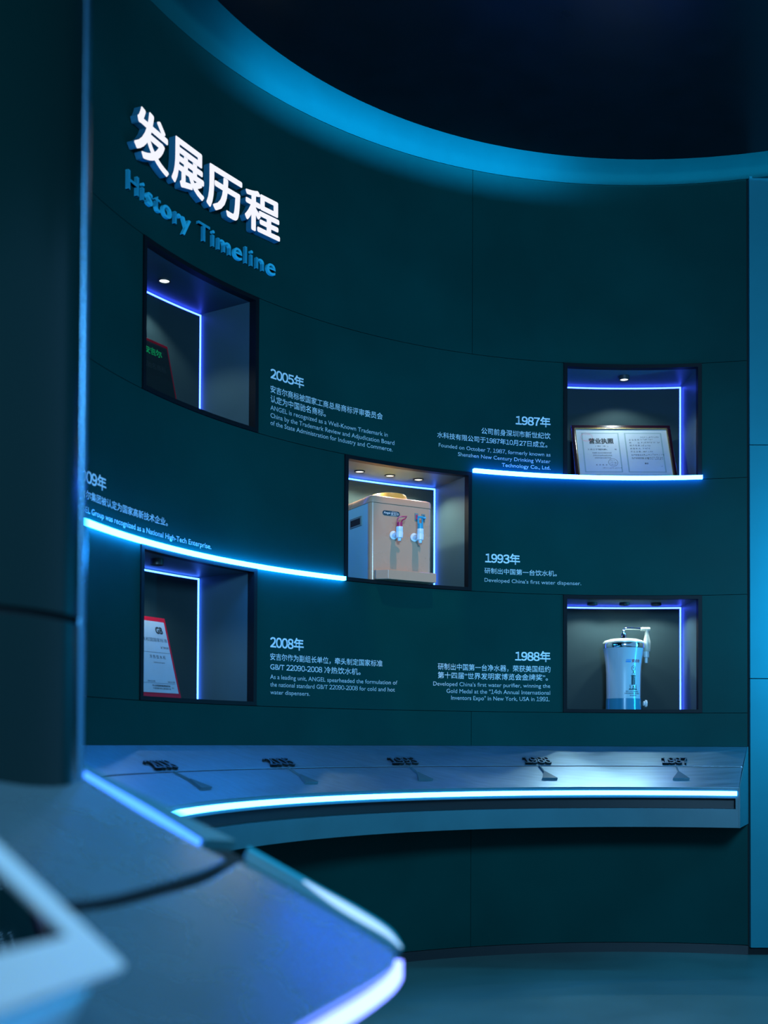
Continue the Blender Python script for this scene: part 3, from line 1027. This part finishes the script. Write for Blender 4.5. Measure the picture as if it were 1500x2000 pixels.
b.build('drain_knob', M_TAP, o, smooth=True)


def wrap(items, name, m, off=0.0008):
    """flat artwork bent round the purifier body (x across, z up)"""
    fine = []
    for it in items:
        if it[0] == 'r':
            k = max(1, int((it[2] - it[1]) / 0.004))
            for i in range(k):
                fine.append(('r', it[1] + (it[2] - it[1]) * i / k, it[1] + (it[2] - it[1]) * (i + 1) / k, it[3], it[4]))
        else:
            fine.append(it)
    tmp = ink(body, name, m, fine)
    me = tmp.data
    pr = [(0.0602, 0.089), (0.12, 0.0895), (0.19, 0.0905), (0.23, 0.0925), (0.268, 0.0965), (0.300, 0.102)]
    for v in me.vertices:
        x, z = v.co.x, v.co.z
        for (za, ra), (zb_, rb) in zip(pr, pr[1:]):
            if z <= zb_:
                break
        rr = ra + (rb - ra) * (z - za) / (zb_ - za) + off
        a = x / 0.09
        v.co = (rr * math.sin(a), -rr * math.cos(a), z)
    return tmp


A0 = 0.0
wrap([('r', -0.008 + A0, 0.018 + A0, 0.247, 0.254), ('r', -0.006 + A0, 0.020 + A0, 0.256, 0.2585), ('r', -0.005 + A0, 0.021 + A0, 0.2605, 0.2625)], 'wave_logo', M_LOGOB)
wrap([('t', '安吉尔', 0.023 + A0, 0.072 + A0, 0.246, 0.264, 0.03)], 'red_lettering', M_LOGOR)
C0 = 0.034
wrap([('ring', C0, 0.216, 0.0115, 0.014, 0.002), ('ring', C0, 0.186, 0.0085, 0.0065, 0.0014), ('r', C0 - 0.002, C0 + 0.002, 0.190, 0.203), ('r', C0 - 0.004, C0 + 0.004, 0.217, 0.220),
      ('r', C0 - 0.0135, C0 + 0.0135, 0.176, 0.180), ('r', C0 - 0.011, C0 - 0.001, 0.130, 0.176), ('r', C0 + 0.001, C0 + 0.007, 0.130, 0.176), ('r', C0 + 0.009, C0 + 0.0115, 0.130, 0.176),
      ('r', C0 - 0.025, C0 + 0.025, 0.104, 0.1085), ('t', '2', C0 - 0.022, C0 - 0.014, 0.1095, 0.122, 0.02), ('t', '2', C0 + 0.014, C0 + 0.022, 0.1095, 0.122, 0.02),
      ('ring', C0 - 0.018, 0.127, 0.004, 0.004, 0.001), ('ring', C0 + 0.018, 0.127, 0.004, 0.004, 0.001), ('r', C0 - 0.008, C0 + 0.008, 0.110, 0.114), ('r', C0 - 0.003, C0 + 0.003, 0.116, 0.126)], 'trophy_drawing', M_INK)
wrap([('t', '荣获 1991 年美国纽约', C0 - 0.042, C0 + 0.036, 0.092, 0.0995, 0.0), ('t', '世界发明家博览会金牌奖', C0 - 0.048, C0 + 0.042, 0.0815, 0.0895, 0.0),
      ('t', '净水器专利', C0 - 0.020, C0 + 0.020, 0.071, 0.078, 0.0)], 'printed_lettering', M_INK)

# ------------------------------------------------------------------ foreground: column, console, touch display
def zp(x, y):
    return 0.5028 - 0.4426 * x + 0.1490 * y


NRM = Vector((0.401, -0.135, 0.9061)).normalized()

CCX, CCY, CR = -0.759, 1.833, 0.26
col = thing('column', 'large dark teal round column at the left, in front of the wall', 'column', (CCX, CCY, 1.0))
corg = (CCX, CCY, 1.0)
seg = 72
for name, za, zb_ in (('lower_drum', None, 1.256), ('upper_drum', 1.268, Z_CEIL - 0.001)):
    b = MB()
    r0, r1 = [], []
    for k in range(seg):
        x, y = CCX + CR * math.cos(2 * math.pi * k / seg), CCY + CR * math.sin(2 * math.pi * k / seg)
        r0.append((x, y, zp(x, y) + 0.001 if za is None else za))
        r1.append((x, y, zb_))
    b.loft([r0, r1], True, True)
    b.build(name, M_COLUMN, col, smooth=True, org=corg)
b = MB()
tx_, ty_ = CCX + 0.9998 * (CR - 0.003), CCY + 0.02 * (CR - 0.003)  # added reflective rod in place of the column's bright rim light
b.loft([[(tx_ + 0.0085 * math.cos(a), ty_ + 0.0085 * math.sin(a), z if z > 1.1 else zp(tx_, ty_) + 0.002) for a in lin(0, 2 * math.pi * 23 / 24, 24)] for z in (0.0, Z_CEIL - 0.002)], True, True)
tag(b.build('added_rim_rod', M_RIMROD, col, smooth=True, org=corg), 'added polished rod standing for the bright right rim of the column')
b = MB()
b.lathe([(CR - 0.012, 1.2562), (CR - 0.012, 1.2678)], CCX, CCY, seg)
tag(b.build('joint', M_GAP, col, smooth=True, org=corg), 'dark recessed joint between the drums')

con = thing('curved_console', 'grey sloping console with glowing edges around the column foot, nearest the viewer', 'console', (-0.25, 1.6, 0.0))
korg = (-0.25, 1.6, 0.0)


def plate(b, pts, top=0.0, thick=0.012, mi=0):
    up = [Vector((x, y, zp(x, y))) + NRM * top for x, y in pts]
    dn = [p - NRM * thick for p in up]
    n = len(pts)
    b.add(up + dn, [tuple(range(n)), tuple(reversed(range(n, 2 * n)))] + [(i, n + i, n + (i + 1) % n, (i + 1) % n) for i in range(n)], mi)


def smooth_poly(p, n=8):
    """Catmull-Rom through open polyline"""
    out = []
    q = [p[0]] + list(p) + [p[-1]]
    for i in range(1, len(q) - 2):
        a, b_, c, d = [Vector((*v, 0)) if len(v) == 2 else Vector(v) for v in q[i - 1:i + 3]]
        for k in range(n):
            t = k / n
            out.append(0.5 * ((2 * b_) + (c - a) * t + (2 * a - 5 * b_ + 4 * c - d) * t * t + (3 * b_ - a - 3 * c + d) * t ** 3))
    out.append(Vector((*p[-1], 0)) if len(p[-1]) == 2 else Vector(p[-1]))
    return [(v.x, v.y) for v in out]


arcU = smooth_poly([(-0.47, 1.20), (-0.381, 1.350), (-0.347, 1.425), (-0.313, 1.531), (-0.268, 1.682), (-0.250, 1.775)])
arcL = smooth_poly([(-0.46, 1.16), (-0.373, 1.322), (-0.339, 1.393), (-0.305, 1.490), (-0.260, 1.637), (-0.232, 1.800)])
far_in = [(-0.283, 1.776), (-0.397, 1.816), (-0.523, 1.880), (-0.75, 1.96), (-1.15, 2.05)]
b = MB()
plate(b, arcU + far_in + [(-1.15, 1.2)], 0.004, 0.014)
b.build('upper_plate', M_CONS, con, org=korg, bevel=0.003)
inner2 = [(-0.224, 1.803), (-0.153, 1.783), (-0.087, 1.758), (-0.022, 1.728), (0.014, 1.706)]
tip = [(0.020, 1.690), (0.014, 1.645), (0.003, 1.600), (-0.026, 1.511), (-0.068, 1.390), (-0.115, 1.25), (-0.19, 1.02), (-0.24, 0.80)]
b = MB()
plate(b, list(reversed(arcL)) [:1] + inner2 + smooth_poly(tip, 5) + [(-0.46, 0.80)] + arcL[:-1], 0.0, 0.014)
b.build('lower_plate', M_CONS, con, org=korg, bevel=0.003)
# groove bed and core under the plates
b = MB()
core = [(-1.15, 2.06), (-0.52, 1.93), (-0.25, 1.885), (-0.10, 1.84), (0.00, 1.78), (0.012, 1.70), (-0.03, 1.52), (-0.12, 1.25), (-0.25, 0.80), (-1.15, 0.80)]
plate(b, core, -0.0145, 0.06)
b.build('core', M_GAP, con, org=korg)
# light strip and rims; reflections on the lower rim are emissive ribbons
def ribbon(name, inner, outer, m, top, thick, label=None):
    b = MB()
    A = [Vector((x, y, zp(x, y))) + NRM * top for x, y in inner]
    Bq = [Vector((x, y, zp(x, y))) + NRM * top for x, y in outer]
    b.loft([[p, q, q - NRM * thick, p - NRM * thick] for p, q in zip(A, Bq)], True, True)
    o = b.build(name, m, con, org=korg)
    if label:
        tag(o, label)
    return o


si = smooth_poly([(-1.15, 2.056), (-0.75, 1.966), (-0.523, 1.884), (-0.397, 1.820), (-0.300, 1.786)])
so = smooth_poly([(-1.15, 2.09), (-0.75, 2.00), (-0.518, 1.914), (-0.393, 1.868), (-0.296, 1.820)])
ribbon('upper_light_strip', si, so, G_RIM, 0.002, 0.010, 'glowing blue strip along the upper edge')
so2 = smooth_poly([(-1.15, 2.094), (-0.75, 2.004), (-0.516, 1.918), (-0.391, 1.872), (-0.292, 1.824)])
st = smooth_poly([(-1.15, 2.13), (-0.75, 2.03), (-0.513, 1.936), (-0.393, 1.913), (-0.250, 1.894)])
ribbon('upper_rim', so2, st, M_DESKF, 0.004, 0.03)
ri = smooth_poly([(-0.222, 1.808), (-0.153, 1.788), (-0.087, 1.763), (-0.022, 1.733), (0.017, 1.711)])
ro = smooth_poly([(-0.229, 1.893), (-0.108, 1.849), (-0.040, 1.827), (0.010, 1.793), (0.029, 1.729)])
ribbon('lower_rim', ri, ro, M_DESKF, 0.003, 0.030)
mix = lambda k: [(a[0] + (c[0] - a[0]) * k, a[1] + (c[1] - a[1]) * k) for a, c in zip(ri, ro)]
nq = len(ri)
mx = lambda f: [(a[0] + (c[0] - a[0]) * f(i / (nq - 1)), a[1] + (c[1] - a[1]) * f(i / (nq - 1))) for i, (a, c) in enumerate(zip(ri, ro))]
ribbon('painted_edge_glint', mx(lambda t: 0.80), mx(lambda t: 0.985), G_EDGE, 0.0045, 0.004, 'thin cyan glint made as a glowing ribbon along the outer edge')
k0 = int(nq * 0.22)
ribbon('painted_rim_highlight', mx(lambda t: 0.78 - 0.50 * math.sin(math.pi * min(1, max(0, (t - 0.2) / 0.8)) ** 0.9) * 1.0)[k0:], mx(lambda t: 0.79)[k0:], G_TAPER, 0.005, 0.004, 'tapering rim highlight made as a glowing ribbon near the rounded tip')
# front light band under the lip
fo = smooth_poly([(0.030, 1.715), (0.029, 1.690), (0.021, 1.645), (0.009, 1.598), (-0.019, 1.508), (-0.061, 1.387), (-0.108, 1.247), (-0.183, 1.017), (-0.233, 0.797)], 5)
b = MB()
b.loft([[(x, y, zp(x, y) - 0.011), (x - 0.012, y + 0.002, zp(x, y) - 0.011), (x - 0.012, y + 0.002, zp(x, y) - 0.031), (x, y, zp(x, y) - 0.031)] for x, y in fo], True, True)
tag(b.build('front_light_strip', G_RIMW, con, org=korg), 'bright blue-white strip under the front lip')
b = MB()
foot = [(-1.15, 2.0), (-0.52, 1.86), (-0.25, 1.80), (-0.10, 1.75), (-0.06, 1.66), (-0.10, 1.50), (-0.19, 1.25), (-0.32, 0.82), (-1.15, 0.82)]
n = len(foot)
b.add([(x, y, 0.0) for x, y in foot] + [(x, y, zp(x, y) - 0.075) for x, y in foot],
      [tuple(reversed(range(n))), tuple(range(n, 2 * n))] + [(i, (i + 1) % n, n + (i + 1) % n, n + i) for i in range(n)])
b.build('base_cabinet', M_DESKF, con, org=korg)

# touch display standing on the console
P1, P2, P3 = Vector((-0.227, 1.0, 0.866)), Vector((-0.349, 1.02, 0.972)), Vector((-0.255, 0.75, 0.891))
ex = (P2 - P1).normalized()                 # up the tilted face
ey = (P3 - P1)
ey = (ey - ex * ey.dot(ex)).normalized()    # along the long edge, towards the viewer
ez = ex.cross(ey)
if ez.z < 0:
    ez = -ez
tab = thing('touch_display', 'white-framed black touch display tilted on the console, at lower left', 'display', P1)
LX, LY = 0.30, 0.42


def tp(u, v, h=0.0):
    return P1 + ex * u + ey * v + ez * h


def rr2(x0, x1, y0, y1, r, h, n=5):
    pts = []
    for cx_, cy_, a in ((x1 - r, y0 + r, -math.pi / 2), (x1 - r, y1 - r, 0), (x0 + r, y1 - r, math.pi / 2), (x0 + r, y0 + r, math.pi)):
        for k in range(n + 1):
            t = a + math.pi / 2 * k / n
            pts.append(tp(cx_ + r * math.cos(t), cy_ + r * math.sin(t), h))
    return pts


b = MB()
BZ = 0.047
o_ = rr2(0, LX, 0, LY, 0.012, 0.0)
i_ = rr2(BZ, LX - BZ, BZ, LY - BZ, 0.002, 0.0)
i2 = rr2(BZ, LX - BZ, BZ, LY - BZ, 0.002, -0.004)
o2 = rr2(0, LX, 0, LY, 0.012, -0.010)
b.loft([i2, i_, o_, o2], True, False)
b.build('bezel', M_WHITE, tab, org=P1)
b = MB()
b.add([tp(BZ, BZ, -0.003), tp(LX - BZ, BZ, -0.003), tp(LX - BZ, LY - BZ, -0.003), tp(BZ, LY - BZ, -0.003)], [(0, 1, 2, 3)])
b.build('screen', M_BLACKGLASS, tab, org=P1)
b = MB()
top = rr2(0.014, LX - 0.014, 0.014, LY - 0.014, 0.010, -0.0102)
bot = []
for p in top:
    d = p - tp(LX * 0.55, LY * 0.5, -0.0102)
    q = tp(LX * 0.55, LY * 0.5, -0.0102) + d * 0.76
    bot.append(Vector((q.x - 0.012, q.y, zp(q.x - 0.012, q.y) + 0.0005)))
b.loft([bot, top], True, True)
b.build('stand', M_WHITE, tab, org=P1)
b = MB()
oo = rr2(0.003, LX - 0.003, 0.003, LY - 0.003, 0.012, -0.0108)  # added hidden strip, lights the stand from under the bezel
ii = rr2(0.009, LX - 0.009, 0.009, LY - 0.009, 0.011, -0.0108)
b.loft([oo, ii], True, False)
tag(b.build('light_strip', G_TABLET, tab, org=P1), 'added cyan strip hidden under the bezel to light the stand')
